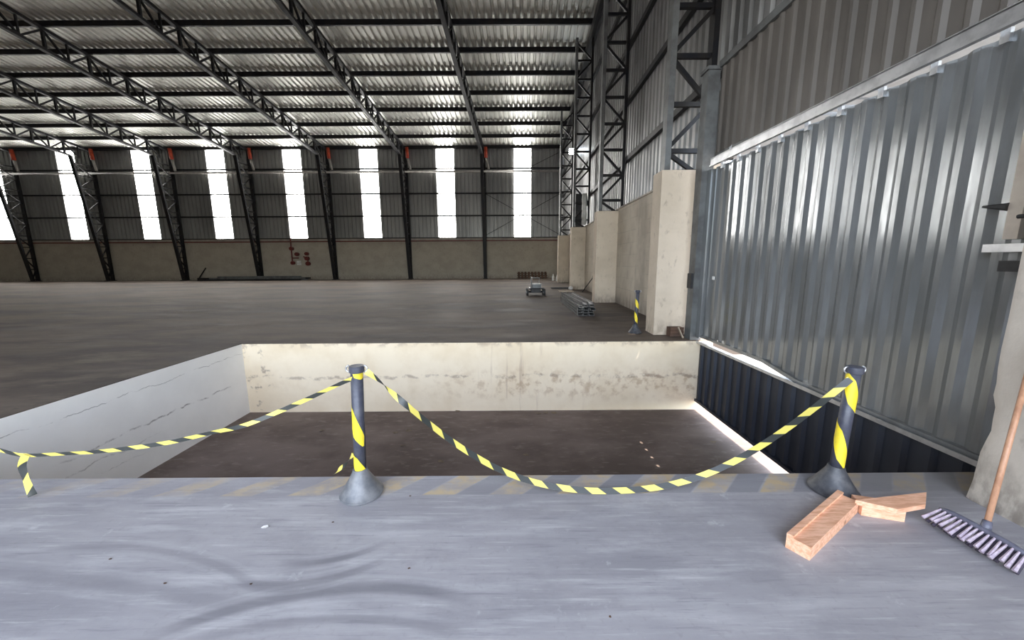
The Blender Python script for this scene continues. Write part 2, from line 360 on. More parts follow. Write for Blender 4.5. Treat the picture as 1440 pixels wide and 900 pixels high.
# trusses: one built, the rest copied
def copy_tree(o, dx):
    c = o.copy(); COL.objects.link(c); c.location.x += dx
    for ch in o.children:
        q = ch.copy(); COL.objects.link(q); q.parent = c
    return c
TD, TT = 1.38, .36                                         # drop of bottom and top chord below the sheets
YC = B-1.75                                                # inner face of the column heads
t0 = thing('roof_truss', 'dark lattice roof truss', 'truss', (colx[0], B, ZE), 'lattice roof trusses')
tp = lambda y, d: (colx[0]+rx(y), y, roof(y)-d)
MB().beam(tp(B-.2, TT), tp(YF, TT), .2, .16).build('top_chord', 'steel', t0)
MB().beam(tp(YC, TD), tp(YF, TD), .22, .14).build('bottom_chord', 'steel', t0)
k = 0
for k in range(11):
    y0, y1 = PUR[k], PUR[k+1]; ym = (y0+y1)/2
    if k > 0: MB().beam(tp(y0, TT), tp(y0, TD), .13, .1).build('web_post', 'steel', t0)
    if k > 0: MB().beam(tp(y0, TT+.05), tp(ym, TD-.03), .09, .08).build('web_brace', 'steel', t0)
    MB().beam(tp(ym, TT), tp(ym, TD if k else TD-.1), .09, .07).build('web_post', 'steel', t0)
    MB().beam(tp(ym, TD-.03), tp(y1, TT+.05), .09, .08).build('web_brace', 'steel', t0)
for i, x in enumerate(colx):
    t = t0 if i == 0 else copy_tree(t0, x-colx[0])
    t['label'] = 'dark lattice roof truss, %s counting from the corrugated end wall' % ORD[i]
# tapered lattice columns against the back wall
c0 = thing('lattice_column', 'tapered lattice column', 'column', (colx[0], B-.2, 0), 'tapered columns along the back wall')
zt = roof(YC)-TD
outer = lambda z: Vector((colx[0], B-.16, z))
inner = lambda z: Vector((colx[0]+(-.045*1.5)*max(0, z)/zt, B-.55-(B-.55-YC)*z/zt, z))
MB().beam(outer(0), outer(ZE-.4), .26, .14).build('back_chord', 'steel', c0)
MB().beam(inner(0), inner(zt), .26, .14).build('front_chord', 'steel', c0)
MB().box(colx[0]-.2, colx[0]+.2, B-.75, B-.02, 0, .05).build('base_plate', 'steel', c0)
zz = [.15, 1.1, 2.1, 3.1, 4.1, 5.1, 6.1, 7.1, 8.1, 9.1, 10.1]
for i, z in enumerate(zz):
    MB().beam(outer(z), inner(z), .09, .08).build('rung', 'steel', c0)
    if i+1 < len(zz):
        a, b = (outer(z), inner(zz[i+1])) if i % 2 else (inner(z), outer(zz[i+1]))
        MB().beam(a, b, .08, .07).build('diagonal_brace', 'steel', c0)
for i, x in enumerate(colx):
    t = c0 if i == 0 else copy_tree(c0, x-colx[0])
    t['label'] = 'tapered dark lattice column, %s from the corner with the end wall' % ORD[i]

# ------------------------------------------------------------------ back wall
wb = struct(MB().box(XL, 5.3, B, B+.25, 0, MH).build('wall_back', 'masonry'))
edges = [4.95]
for w in wins: edges += [w+1.53, w]
edges.append(XL)
for i in range(0, len(edges), 2):
    x1, x0 = edges[i], edges[i+1]
    MB().corr((x0, B+.06, MH+.2), (1, 0, 0), (0, 0, 1), (0, 1, 0), x1-x0, ZE-MH+.1, .36, .085, .5, .1, phase=x0 % .36).build('wall_sheet', 'clad', wb)
for i, w in enumerate(wins):
    struct(MB().corr((w, B+.06, MH+.24), (1, 0, 0), (0, 0, 1), (0, 1, 0), 1.53, ZE-MH-.02, .36, .085, .5, .1, phase=w % .36).build('window_%d' % (i+1), 'glow'))
struct(MB().box(XL, 4.9, B-.06, B+.05, MH+.03, MH+.22).build('trim_1', 'lintel'))
struct(MB().box(XL, 4.9, B-.1, B, MH-.06, MH+.03).build('trim_2', 'red_dark'))
struct(MB().box(XL, 4.9, B-.09, B+.02, MH+.22, MH+.3).build('trim_3', 'steel'))
for z, nm in ((5.73, 'lowest'), (7.69, 'middle'), (9.83, 'highest')):
    tag(MB().box(XL, 4.85, B-.07, B+.05, z-.06, z+.06).build('wall_girt', 'steel'), '%s thin dark horizontal rail across the back wall sheeting' % nm, 'rail', 'rails across the back wall')
tag(MB().tube([(XL, B-.33, 9.5), (4.3, B-.33, 9.5)], .09, 10).build('drain_pipe', 'pipe_grey', smooth=True), 'long grey horizontal pipe running across the glowing back wall strips', 'pipe')
# bracing rods in the corner bay
for a, b, s in (((-2.2, 4.0), (4.5, 7.6), 'rising to the corner, below'), ((-2.2, 7.6), (4.5, 4.0), 'falling to the corner, below'), ((1.9, 9.95), (4.3, 11.1), 'short, above')):
    tag(MB().tube([(a[0], B-.1-.05*('falling' in s), a[1]), (b[0], B-.1-.05*('falling' in s), b[1])], .022, 6).build('bracing_rod', 'steel'), 'thin bracing rod %s the long drain pipe in the corner bay' % s, 'rod', 'bracing rods in the corner bay')
# red-topped downpipes
d0 = None
for i in range(7):
    x = colx[i]+.42
    t = thing('downpipe', 'short downpipe with red socket beside %s column from the end wall' % ORD[i], 'pipe', (x, B-.2, 9.5), 'red-topped downpipes under the eave')
    if d0 is None:
        d0 = [MB().tube([(-.22, -.12, 2.05), (-.2, -.08, 1.15)], .14, 12).mesh('red_socket', 'red', smooth=True), MB().tube([(-.2, -.07, 1.18), (.02, -.13, .2)], .1, 10).mesh('pipe_length', 'pipe_grey', smooth=True)]
    link('red_socket', d0[0], t); link('pipe_length', d0[1], t)

# ------------------------------------------------------------------ end wall on the right: masonry, sheeting, lattice columns
YC4 = [8.0, 14.3, 21.0, 27.7]
def slabY(m, x0, x1, y0, y1, z0, z1):
    a, b = sx(y0), sx(y1)
    return m.hexa([(x0+a, y0, z0), (x1+a, y0, z0), (x1+b, y1, z0), (x0+b, y1, z0), (x0+a, y0, z1), (x1+a, y0, z1), (x1+b, y1, z1), (x0+b, y1, z1)])
wr = struct(slabY(MB(), 3.93, 4.22, 7.64, B, 0, MH).build('wall_right', 'blocks_x'))
slabY(MB(), 3.9, 4.24, 8.45, B, MH, MH+.05).build('coping', 'lintel', wr)
for y in YC4: slabY(MB(), 3.12, 3.92, y-.08, y+.42, 0, MH-.06).build('pilaster', 'pilaster', wr)
y = YF
while y < B-.05:
    y1 = min(y+1.2, B); z0 = 5.12 if y1 < 7.5 else MH+.03
    if y < 7.5 < y1: y1 = 7.5; z0 = 5.12
    MB().corr((4.27+sx(y), y, z0), (.02, 1, 0), (0, 0, 1), (1, 0, 0), y1-y, roof(y)+.1-z0, .3, .06, .5, .12, phase=(y-YF) % .3).build('end_wall_sheet', 'clad_end', wr)
    y = y1
for z, n in ((5.3, 'lowest'), (7.33, 'second lowest'), (9.23, 'third lowest'), (11.2, 'fourth lowest'), (13.1, 'highest')):
    y1 = min(B, B-(z+.5-ZE)/SL) if z > ZE-.5 else B
    tag(MB().beam((4.2+sx(7.6), 7.6, z), (4.2+sx(y1), y1, z), .12, .16).build('wall_girt', 'steel'), '%s dark horizontal rail along the end wall sheeting' % n, 'rail', 'rails along the end wall')
tag(MB().beam((4.1+sx(YF), YF+.1, roof(YF)-.56), (4.1+sx(B), B-.1, roof(B-.1)-.55), .3, .5).build('gable_rafter', 'steel'), 'deep dark rafter along the top of the corrugated end wall', 'beam')
where = ['beside the sliding gate', 'behind the stack of metal channels', 'behind the hanging wall lamp', 'nearest the back wall corner']
for i, y in enumerate(YC4):
    s = sx(y); xi, xo = 3.24+s, 4.06+s; top = roof(y)-.85; yc = y+.1
    t = thing('end_wall_column', 'tall parallel lattice column on the masonry pilaster %s' % where[i], 'column', (xi, yc, MH-.06), 'lattice columns of the end wall')
    MB().box(xi-.05, xi+.07, yc-.1, yc+.1, MH-.06, top).build('inner_chord', 'steel_grey', t)
    MB().box(xo-.05, xo+.06, yc-.1, yc+.1, MH-.06, top).build('outer_chord', 'steel', t)
    z = 3.85; k = 0
    while z < top-.2:
        MB().beam((xi, yc, z), (xo, yc, z), .08, .09, (0, 1, 0)).build('rung', 'steel', t)
        a, b = ((xi, yc, z+.88), (xo, yc, z+.02)) if k % 2 else ((xi, yc, z+.02), (xo, yc, z+.88))
        if z+.9 < top: MB().beam(a, b, .07, .08, (0, 1, 0)).build('diagonal_brace', 'steel', t)
        z += .895; k += 1
    MB().beam((xi, yc, MH-.06), (xo-.1, yc, MH-.06+.02), .2, .03, (0, 1, 0)).build('base_plate', 'steel', t)
    MB().beam((xi, yc, 3.83), (xo-.25, yc, MH-.04), .07, .08, (0, 1, 0)).build('diagonal_brace', 'steel', t)

# gate post, beige ribbed panel above the gate, track
gp = thing('gate_post', 'grey steel box post between sliding gate and masonry pilaster', 'post', (3.72, 7.5, 0))
MB().box(3.66, 3.88, 7.38, 7.62, 0, 5.1).build('shaft', 'steel_grey', gp)
MB().box(3.62, 3.66, 7.42, 7.58, 1.05, 1.35).build('latch_plate', 'black', gp)
MB().box(3.63, 3.9, 7.35, 7.65, 5.06, 5.12).build('cap', 'steel_grey', gp)
pan = struct(thing('wall_right_upper', 'beige ribbed metal panel fixed above the sliding gate', 'panel', (3.86, 7.4, 3.4))); del pan['category']
y = YF
while y < 7.38-.01:
    y1 = min(y+.96, 7.38)
    zq = 3.6 if y > 6.2 else 3.42
    MB().corr((3.9, y, zq), (0, 1, 0), (0, 0, 1), (-1, 0, 0), y1-y, 5.12-zq, .24, .03, .5, .16, phase=(y-YF) % .24).build('ribbed_sheet', 'beige_sheet', pan); y = y1
MB().box(3.84, 3.98, YF, 7.38, 5.08, 5.2).build('top_rail', 'steel_grey', pan)
baffle = MB(); ya = YF                     # added unseen baffle that blocks the sun; its slots shape the pit sun spots
for a, b in ((4.58, 4.66), (4.84, 4.9), (5.06, 5.18), (5.28, 5.4), (6.87, 6.935), (7.6, 7.6)):
    baffle.box(3.901, 4.7, ya, a, 3.56, 3.64); ya = b
struct(baffle.build('sun_baffle', 'steel_grey'))
tr = thing('gate_track', 'bright zinc overhead track carrying the sliding gate', 'track', (3.78, 2.5, 3.36))
MB().box(3.72, 3.74, YF, 7.2, 3.34, 3.46).build('front_flange', 'zinc', tr)
MB().box(3.72, 3.85, YF, 7.2, 3.45, 3.47).build('top_flange', 'zinc', tr)
MB().box(3.70, 3.75, YF, 7.2, 3.325, 3.345).build('lip', 'zinc', tr)

# ------------------------------------------------------------------ sliding gate (above) and dark lower gate
gt = struct(thing('door_1', 'tall galvanised ribbed sliding gate hanging over the dock edge', 'gate', (G, 4.5, .05))); del gt['category']
y = 1.0
while y < 7.24-.01:
    y1 = min(y+.96, 7.24)
    zb = lambda q: -.018+.1*max(0, min(1, (q-4.7)/.7))
    mb = MB().corr((G+.06, y, 0), (0, 1, 0), (0, 0, 1), (-1, 0, 0), y1-y, 3.315, .24, .03, .3, .24, phase=(y-1.0) % .24)
    n = len(mb.v)//2; mb.v = [(p[0], p[1], zb(p[1])) for p in mb.v[:n]]+mb.v[n:]
    mb.build('gate_sheet', 'gate', gt); y = y1
for a, b in ((1.0, 4.7), (4.7, 5.4), (5.4, 7.24)):
    MB().hexa([(px, py, zb(py)+dz) for dz in (-.002, .05) for px, py in ((G-.004, a), (G+.07, a), (G+.07, b), (G-.004, b))]).build('bottom_rail', 'gate', gt)
MB().box(G-.03, G+.06, 7.24, 7.375, .06, 3.3).build('end_stile', 'gate', gt)
k = 0
y = 1.2
while y < 7.2:
    MB().box(G+.0, G+.03, y-.03, y+.03, 3.25, 3.35).build('hanger', 'zinc', gt); y += .48
for y in (6.95,): MB().box(G-.0, G+.02, y-.03, y+.03, 1.25, 1.31).build('bolt_plate', 'pipe_white', gt)
MB().box(G-.05, G+.0, 2.775, 2.86, 1.76, 3.3).build('stile', 'cream_steel', gt)
lt = MB().box(G-.1, G-.02, 1.6, 2.93, 1.665, 1.725).build('latch_bar', 'zinc', gt)
MB().box(G-.12, G-.06, 2.66, 2.8, 1.52, 1.6).build('padlock', 'black', lt, org=gt.location)
MB().box(G-.08, G-.02, 2.6, 2.66, 1.58, 1.66).build('hasp', 'black', lt, org=gt.location)
MB().box(G-.06, G-.0, 2.5, 2.72, 1.75, 2.0).build('lock_box', 'black', gt)
MB().tube([(G-.07, 2.78, 1.92), (G-.07, 2.6, 1.93)], .015, 6).build('lock_pin', 'black', gt)
MB().tube([(G-.07, 3.0, 2.02), (G-.05, 2.86, 2.0)], [.008, .03], 6).build('handle_spike', 'black', gt)
lg = struct(thing('door_2', 'dark navy ribbed metal panel closing the dock pit below the sliding gate', 'panel', (G+.05, 5, PZ))); del lg['category']
y = 2.0
while y < PF-.005:
    y1 = min(y+.96, PF-.001)
    MB().corr((G+.06, y, PZ+.2), (0, 1, 0), (0, 0, 1), (-1, 0, 0), y1-y, -PZ-.2-.045, .24, .04, .52, .12, phase=(y-2.0) % .24).build('dark_sheet', 'navy', lg); y = y1
MB().box(G+.0, G+.08, 2.0, PF-.012, PZ+.19, PZ+.24).build('bottom_rail', 'navy', lg)
MB().box(G-.035, G+.08, 2.0, PF-.012, -.045, -.02).build('top_rail', 'steel_grey', lg)
MB().box(G-.05, G-.035, 2.0, PF-.012, -.045, .0).build('rail_lip', 'zinc', lg)

# wall behind the camera with its open doorway, left end wall, short wall beside the near pillar
struct(MB().box(XL, -9.5, YF-.3, YF, 0, 18).box(-9.5, 3.4, YF-.3, YF, 7.5, 18).box(3.4, 5, YF-.3, YF, -1.5, 18).build('wall_front', 'masonry'))
wlf = struct(MB().box(XL-.3, XL, YF, B, 0, MH).build('wall_left', 'masonry'))
MB().corr((XL-.1, YF, MH), (0, 1, 0), (0, 0, 1), (-1, 0, 0), B-YF, 15, .36, .085, .5, .1).build('wall_sheet', 'clad', wlf)
struct(MB().box(3.82, 4.2, YF, 1.02, -1.5, 3.4).build('wall_right_near', 'pillar'))
pt = bpy.data.objects.new('doorway_portal', bpy.data.lights.new('doorway_portal', 'AREA')); COL.objects.link(pt)
pt.data.shape = 'RECTANGLE'; pt.data.size = 12.9; pt.data.size_y = 7.5; pt.data.cycles.is_portal = True
pt.location = (-3.05, YF-.05, 3.75); pt.rotation_euler = (math.radians(90), 0, 0)

# ------------------------------------------------------------------ near concrete pillar, edges chipped
def pillar():
    rnd = random.Random(3); rows = []
    x0, x1, y0, y1 = 3.12, 3.72, 1.35, 2.3
    zs = [0, .06, .14, .24, .34, .42, .5, .58, .66, .74, .82, .92, 1.05, 1.25, 1.5, 2, 2.7, 3.4]
    for z in zs:
        c = .035+(.03*rnd.random() if .2 < z < .9 else .01*rnd.random()); fl = .012*max(0, 1-z/.2)
        if .42 < z < .7: c += .03
        a = x0-fl; b = y1+fl
        rows.append([(a, y0, z), (a, y0+.3, z), (a+.004*rnd.random(), b-c*1.2, z), (a+c*.35, b-c*.4, z), (a+c, b, z), (x1, b, z), (x1, y0, z)])
    m = MB(); m.quadgrid(rows, True); n = 7; m.f.append(tuple(len(m.v)-n+k for k in range(n)))
    return m
tag(smooth_by_angle(pillar().build('concrete_pillar', 'pillar'), 30), 'worn grey concrete pillar with chipped edge beside the push broom', 'pillar')

# ------------------------------------------------------------------ barrier posts
def post(loc, label, H, lean, cone, bands, phase):
    t = thing('barrier_post', label, 'barrier post', loc, 'striped barrier posts')
    top = Vector((lean[0], lean[1], H)); base = Vector((0, 0, .13))
    ax = lambda s: base+(top-base)*s
    prof = [(0, .004), (.142, .004), (.147, .01), (.147, .02), (.138, .026), (.108, .075), (.078, .125), (.054, .17), (.047, .195), (0, .195)]
    smooth_by_angle(MB().lathe(prof, n=40).build('cone_base', cone, t, (0, 0, 0)), 35)
    r = .04
    MB().tube([ax(0), ax(1)], r, 20).build('pole', 'pole', t, (0, 0, 0), True)
    d = (top-base).normalized(); u = Vector((1, 0, 0)); u = (u-d*u.dot(d)).normalized(); w = d.cross(u)
    for s0, s1, turn in bands:              # a yellow band wound round the pole
        rows = []
        for i in range(25):
            f = i/24; a0 = phase+turn*f*2*math.pi; row = []
            for j in range(7):
                a = a0+(j/6-.5)*1.9*min(1, 4*f+.15, 4*(1-f)+.15); row.append(ax(s0+(s1-s0)*f)+(u*math.cos(a)+w*math.sin(a))*(r+.0015))
            rows.append(row)
        MB().quadgrid(rows).build('yellow_band', 'yellow', t, (0, 0, 0), True)
    c = ax(1)
    cap = smooth_by_angle(MB().lathe([(0, -.035), (.047, -.035), (.05, -.028), (.05, .004), (.045, .01), (0, .01)], c, 24).build('cap', 'pole', t, (0, 0, 0)), 35)
    for sgn in (-1, 1):
        pts = [c+Vector((sgn*(.05+.022*math.sin(a)), 0, -.012+.022*math.cos(a)))for a in [i*math.pi/8 for i in range(9)]]
        MB().tube(pts, .006, 6).build('hook', 'zinc', cap, (0, 0, 0), True)
    return t
p1 = at(509, 694, 'z', 0); p2 = at(1171, 690, 'z', 0); p3 = at(893, 468, 'z', 0)
post((p1.x, p1.y, 0), 'striped barrier post on grey cone beside the twisted tape tail', .92, (.02, .02), 'cone', [(.03, .24, -.4), (.3, .72, -.5), (.9, .99, -.1)], -.55)
post((p2.x, p2.y, 0), 'leaning striped barrier post on black cone behind the timber chock', .89, (.06, .03), 'cone_dark', [(.06, .52, -.5), (.6, .97, -.4)], -.9)
post((p3.x, p3.y, 0), 'far striped barrier post beside the masonry pilaster in the hall', .95, (.02, .0), 'cone_dark', [(.1, .45, -.45), (.5, .8, -.45)], -.6)

p4 = at(-200, 560, 'y', 2.37)
post((p4.x, 2.37, 0), 'striped barrier post on black cone near the corner of the white dock wall', p4.z+.09, (.0, .0), 'cone_dark', [(.06, .45, -.5), (.55, .9, -.4)], -.9)
# ------------------------------------------------------------------ barrier tape
def catmull(P, n=8):
    P = [P[0]]+list(P)+[P[-1]]; out = []
    for i in range(1, len(P)-2):
        for k in range(n):
            f = k/n; a, b, c, d = P[i-1], P[i], P[i+1], P[i+2]
            out.append(.5*((2*b)+(c-a)*f+(2*a-5*b+4*c-d)*f*f+(3*b-a-3*c+d)*f**3))
    return out+[P[-2]]
def ribbon(pts, ang, width=.062):
    P = catmull([Vector(p) for p in pts]); n = len(P); rows = []; uv = []; L = 0
    for i, p in enumerate(P):
        d = (P[min(i+1, n-1)]-P[max(i-1, 0)]).normalized(); f = i/(n-1)*(len(ang)-1); k = min(int(f), len(ang)-2); a = math.radians(ang[k]+(ang[k+1]-ang[k])*(f-k))
        u = Vector((0, 1, 0)); u = (u-d*u.dot(d)).normalized(); w = d.cross(u); v = u*math.cos(a)+w*math.sin(a)
        if i: L += (p-P[i-1]).length
        row = [p-v*width/2, p, p+v*width/2]; row = [Vector((q.x, q.y, max(q.z, .004+.002*j))) if q.y < PN else q for j, q in enumerate(row)]
        rows.append(row); uv += [(L, 0), (L, .5), (L, 1)]
    return MB().quadgrid(rows), uv
def span(px, yy, ang, label, name='barrier_tape', **k):
    ys = yy if isinstance(yy, (list, tuple)) else [yy]*len(px); P = []
    for (x, y), q in zip(px, ys):
        v = at(x, y, 'y', q); v.z = max(v.z, .006); P.append(v)
    m, uv = ribbon(P, ang, **k); o = m.build(name, 'tape', uvs=uv, smooth=True)
    return tag(o, label, 'tape', 'black and yellow barrier tape')
span([(515, 522), (535, 537), (560, 560), (600, 593), (645, 627), (700, 659), (755, 679), (815, 689), (870, 690), (925, 685), (975, 673), (1020, 655), (1065, 630), (1110, 600), (1155, 566), (1196, 533)], [2.37]*4+[2.37, 2.36, 2.35, 2.34, 2.34, 2.35, 2.36]+[2.36]*5,
     [70, 150, 30, 40, 45, 50, 50, 50, 50, 45, 30, 25, 60], 'long black and yellow tape sagging to the floor between two barrier posts', width=.041)
tl = span([(503, 530), (480, 539), (417, 568), (347, 597), (300, 608), (233, 623), (150, 634), (90, 638), (33, 640), (0, 633), (-60, 617), (-130, 588), (-196, 553)], 2.37, [80, 60, 110, 70, 95, 70, 80, 90, 60, 70],
     'black and yellow tape strung over the cracked white dock wall', width=.03)
span([(36, 640), (31, 655), (36, 672), (42, 688), (46, 697)], 2.36, [75, 60, 80, 60, 30], 'short tape end hanging down to the dock slab below strung tape', width=.042)
tt = span([(497, 638), (492, 645), (484, 654), (476, 661), (470, 667)], [2.46, 2.48, 2.5, 2.52, 2.54], [90, 160, 240, 320, 400], 'twisted black tape tail trailing from barrier post over dock edge', width=.028)

# ------------------------------------------------------------------ timber chock
def plank(m, a, b, w, z0, z1):          # a, b: ends of the edge; the width lies to the left of a->b
    a, b = Vector((*a, 0)), Vector((*b, 0)); d = (b-a).normalized(); s = Vector((-d.y, d.x, 0))*w
    return m.hexa([(p.x, p.y, z) for z in (z0, z1) for p in (a, b, b+s, a+s)])
tc = thing('timber_chock', 'angled orange timber chock of nailed planks lying on the dock slab', 'timber', (1.95, 2.0, 0))
plank(MB(), (1.615, 1.765), (2.23, 2.145), .115, 0, .078).build('long_beam', 'wood', tc)
plank(MB(), (1.571, 1.835), (2.2, 2.224), .032, .078, .092).build('thin_strip', 'wood', tc)
plank(MB(), (2.23, 2.12), (2.44, 2.055), .12, 0, .068).build('cross_beam', 'wood', tc)
m = MB(); tb = [at(px, py, 'z', .1) for px, py in ((1203, 703), (1262, 716), (1302, 709), (1303, 692))]
m.hexa([(p.x, p.y, z) for z in (.068, .1) for p in tb]); m.build('top_board', 'wood', tc)

# ------------------------------------------------------------------ push broom leaning on the pillar
br = thing('push_broom', 'push broom with wooden handle and lilac bristles leaning on concrete pillar', 'broom', (2.8, 1.95, 0))
ha, hb = at(1324, 714, 'z', .11), at(1452, 783, 'z', .1)           # head ends
hd = (hb-ha).normalized(); out = Vector((-.75, -.1, -.66)).normalized()   # bristle direction
nn = hd.cross(out).normalized()
def broomhead():
    rows = []
    for i in range(13):
        f = i/12; e = min(1, .55+4*min(f, 1-f)); c = ha+(hb-ha)*f+out*(.012*(abs(f-.5)*2)**4)
        rows.append([c+nn*.03*e*math.cos(a)-out*.017*e*math.sin(a) for a in [k*math.pi/5 for k in range(10)]])
    m = MB().quadgrid(rows, True); m.f.append(tuple(range(9, -1, -1))); m.f.append(tuple(len(m.v)-10+k for k in range(10))); return m
broomhead().build('head', 'broom_head', br, smooth=True)
for i in range(16):
    f = (i+.5)/16
    for j, s in enumerate((.014, -.014)):
        a = ha+(hb-ha)*f+nn*s+out*.012; b = a+out*random.uniform(.098, .118)+hd*(.03*(f-.5)+random.uniform(-.012, .012))+nn*s*.8
        b.z = max(b.z, .012)
        MB().tube([a, (a+b)/2, b], [.005, .0075, .0105], 6).build('bristle_tuft', 'bristle' if j else 'bristle_dark', br)
hm = ha+(hb-ha)*.5
ht = Vector((3.045, 1.97, .88)); hx = hm+(ht-hm)*1.45
hm = ha+(hb-ha)*.52; hq = at(1440, 545, 'x', 3.0); hx = hm+(hq-hm)*((3.104-hm.x)/(hq.x-hm.x))
hd2 = (hx-hm).normalized()
MB().tube([hm, hm+hd2*.06], [.024, .019], 12).build('socket', 'broom_head', br, smooth=True)
MB().tube([hm+hd2*.03, hx], .0135, 12).build('handle', 'handle', br, smooth=True)

# ------------------------------------------------------------------ stack of galvanised channels in the hall
def chan(L, w=.16, h=.07, t=.012):
    m = MB(); m.box(-L/2, L/2, -w/2, w/2, 0, t); m.box(-L/2, L/2, -w/2, -w/2+t, t, h); m.box(-L/2, L/2, w/2-t, w/2, t, h); return m
cm = chan(3.7, .15, .072).mesh('steel_channel', 'channel')
rnd = random.Random(5)
c = Vector((2.2, 12.5, 0)); ang = math.pi/2
lay = [(3, 0), (3, .085), (3, .17), (3, .255), (2, .34)]
names = ['bottom', 'second', 'third', 'fourth', 'top']
for li, (n, z) in enumerate(lay):
    for j in range(n):
        o = link('steel_channel', cm); off = (j-(n-1)/2)*(.165 if n == 3 else .24); a = ang+(.03 if li == 4 and j else 0)
        sl = rnd.uniform(-.12, .12)
        o.location = (c.x-math.sin(a)*off+math.cos(a)*sl, c.y+math.cos(a)*off+math.sin(a)*sl, z+.012); o.rotation_euler = (0, 0, a)
        tag(o, 'long galvanised steel channel in the %s layer of the stack by the pilasters' % names[li], 'channel', 'stacked channels, %s layer' % names[li])
for dy in (-1, 1):
    tag(MB().box(-.3, .3, -.04, .04, 0, .012).build('bearer_strip', 'wood_dark'), 'thin dark bearer under the stack of galvanised channels', 'bearer', 'bearers under the channel stack').location = (c.x, c.y-dy*1.2, 0)

# ------------------------------------------------------------------ small hand cart
ct = thing('hand_cart', 'small metal hand cart with bundled load on dark wheels', 'cart', (1.15, 17.5, 0))
MB().box(.85, 1.5, 17.2, 18.0, .3, .36).build('deck', 'steel', ct)
lc = MB().box(.95, 1.42, 17.3, 17.9, .36, .5).build('load_crate', 'steel_grey', ct)
MB().box(.93, 1.44, 17.26, 17.9, .5, .54).build('load_cover', 'steel_grey', lc, org=ct.location)
MB().tube([(.97, 17.25, .3), (.96, 17.2, .86)], .035, 8).build('upright', 'zinc', ct)
MB().tube([(1.36, 17.8, .5), (1.38, 17.85, .8), (1.0, 17.85, .8), (1.0, 17.8, .5)], .025, 8).build('handle', 'zinc', ct)
for wx, wy in ((.78, 17.3), (1.57, 17.3), (.78, 17.9), (1.57, 17.9)):
    w = MB().tube([(wx-.045, wy, .16), (wx+.045, wy, .16)], .16, 18).build('wheel', 'black', ct)
    MB().tube([(wx-.05, wy, .16), (wx+.05, wy, .16)], .06, 10).build('hub', 'zinc', w, org=ct.location)
for wy in (17.3, 17.9): MB().tube([(.78, wy, .16), (1.57, wy, .16)], .025, 8).build('axle', 'steel', ct)
MB().box(.95, 1.4, 17.2, 18.0, .14, .3).build('undercarriage', 'black', ct)

# broken pallet against the back wall, bottles, offcuts
pl = thing('broken_pallet', 'brown wooden pallet leaning against the back wall near the corner', 'pallet', (2.0, B-.4, 0))
for i in range(9):
    x = .75+i*.31; MB().beam((x, B-.62, .02), (x, B-.12, .6), .2, .03).build('slat', 'wood_dark', pl)
for f in (.15, .5, .85):
    MB().beam((.6, B-.62+.5*f+.04, .02+.58*f-.04), (3.4, B-.62+.5*f+.04, .02+.58*f-.04), .06, .06, (0, 1, 0)).build('stringer', 'wood_dark', pl)
for i, (x, y, h) in enumerate(((3.45, 30.2, .55), (3.7, 29.6, .5))):
    tag(MB().lathe([(0, 0), (.1, 0), (.105, .02), (.105, h*.6), (.05, h*.8), (.04, h), (0, h)], (x, y, 0), 14).build('plastic_bottle', 'pipe_white', smooth=True), 'pale plastic bottle standing near the end wall corner', 'bottle', 'bottles near the corner')
tag(MB().box(2.35, 3.5, 21.4, 21.75, 0, .08).build('dark_beam', 'black'), 'dark beam lying on the hall floor before the third pilaster', 'beam')
tag(MB().box(2.55, 3.3, 19.2, 19.9, 0, .03).build('plywood_sheet', 'wood_pale'), 'thin pale board lying behind the stack of channels', 'board')
tag(MB().lathe([(0, 0), (.1, .01), (.14, .08), (.1, .17), (0, .2)], (3.3, 20.3, .03), 10).build('plastic_bag', 'paper', smooth=True), 'crumpled white bag lying beside a pilaster', 'bag')
# shovel leaning against the second pilaster
sh = thing('shovel', 'dark shovel with its blade up leaning in the pilaster corner', 'shovel', (3.72, 18.6, 0))
hb1, hb2 = Vector((3.68, 19.0, .01)), Vector((3.92, 17.7, .8))
MB().tube([hb1, hb2], .022, 8).build('handle', 'black', sh)
d = (hb2-hb1).normalized(); s = d.cross(Vector((1, 0, .0))).normalized()
rows = [[hb2+d*q+s*wd*j+Vector((-.03*(1-j*j), 0, 0)) for j in (-1, -.5, 0, .5, 1)] for q, wd in ((0, .03), (.06, .13), (.25, .15), (.36, .09), (.4, .02))]
b = MB().quadgrid(rows).build('blade', 'black', sh); b.modifiers.new('thickness', 'SOLIDIFY').thickness = .008

# long steel bars by the back wall
rnd = random.Random(2)
for i, (x0, x1, dy, z) in enumerate(((-28.2, -18.9, 0, 0), (-27.6, -18.4, .16, 0), (-27.9, -19.2, .32, 0), (-27.2, -18.6, .08, .13), (-28.4, -18.2, .24, .13), (-26.5, -19, .16, .26))):
    tag(MB().beam((x0, B-1.35+dy, z+.065), (x1, B-1.3+dy+rnd.uniform(-.01, .01)-.05, z+.065), .13, .13, (0, 1, 0)).build('steel_bar', 'steel_grey' if i % 2 else 'steel'), 'long steel bar in the low pile along the back wall', 'bar', 'bars piled along the back wall')
tag(MB().beam((-28.75, B-.75, 0), (-28.4, B-.06, 1.15), .09, .05).build('leaning_batten', 'steel'), 'dark batten leaning on the back wall at the end of the bar pile', 'batten')
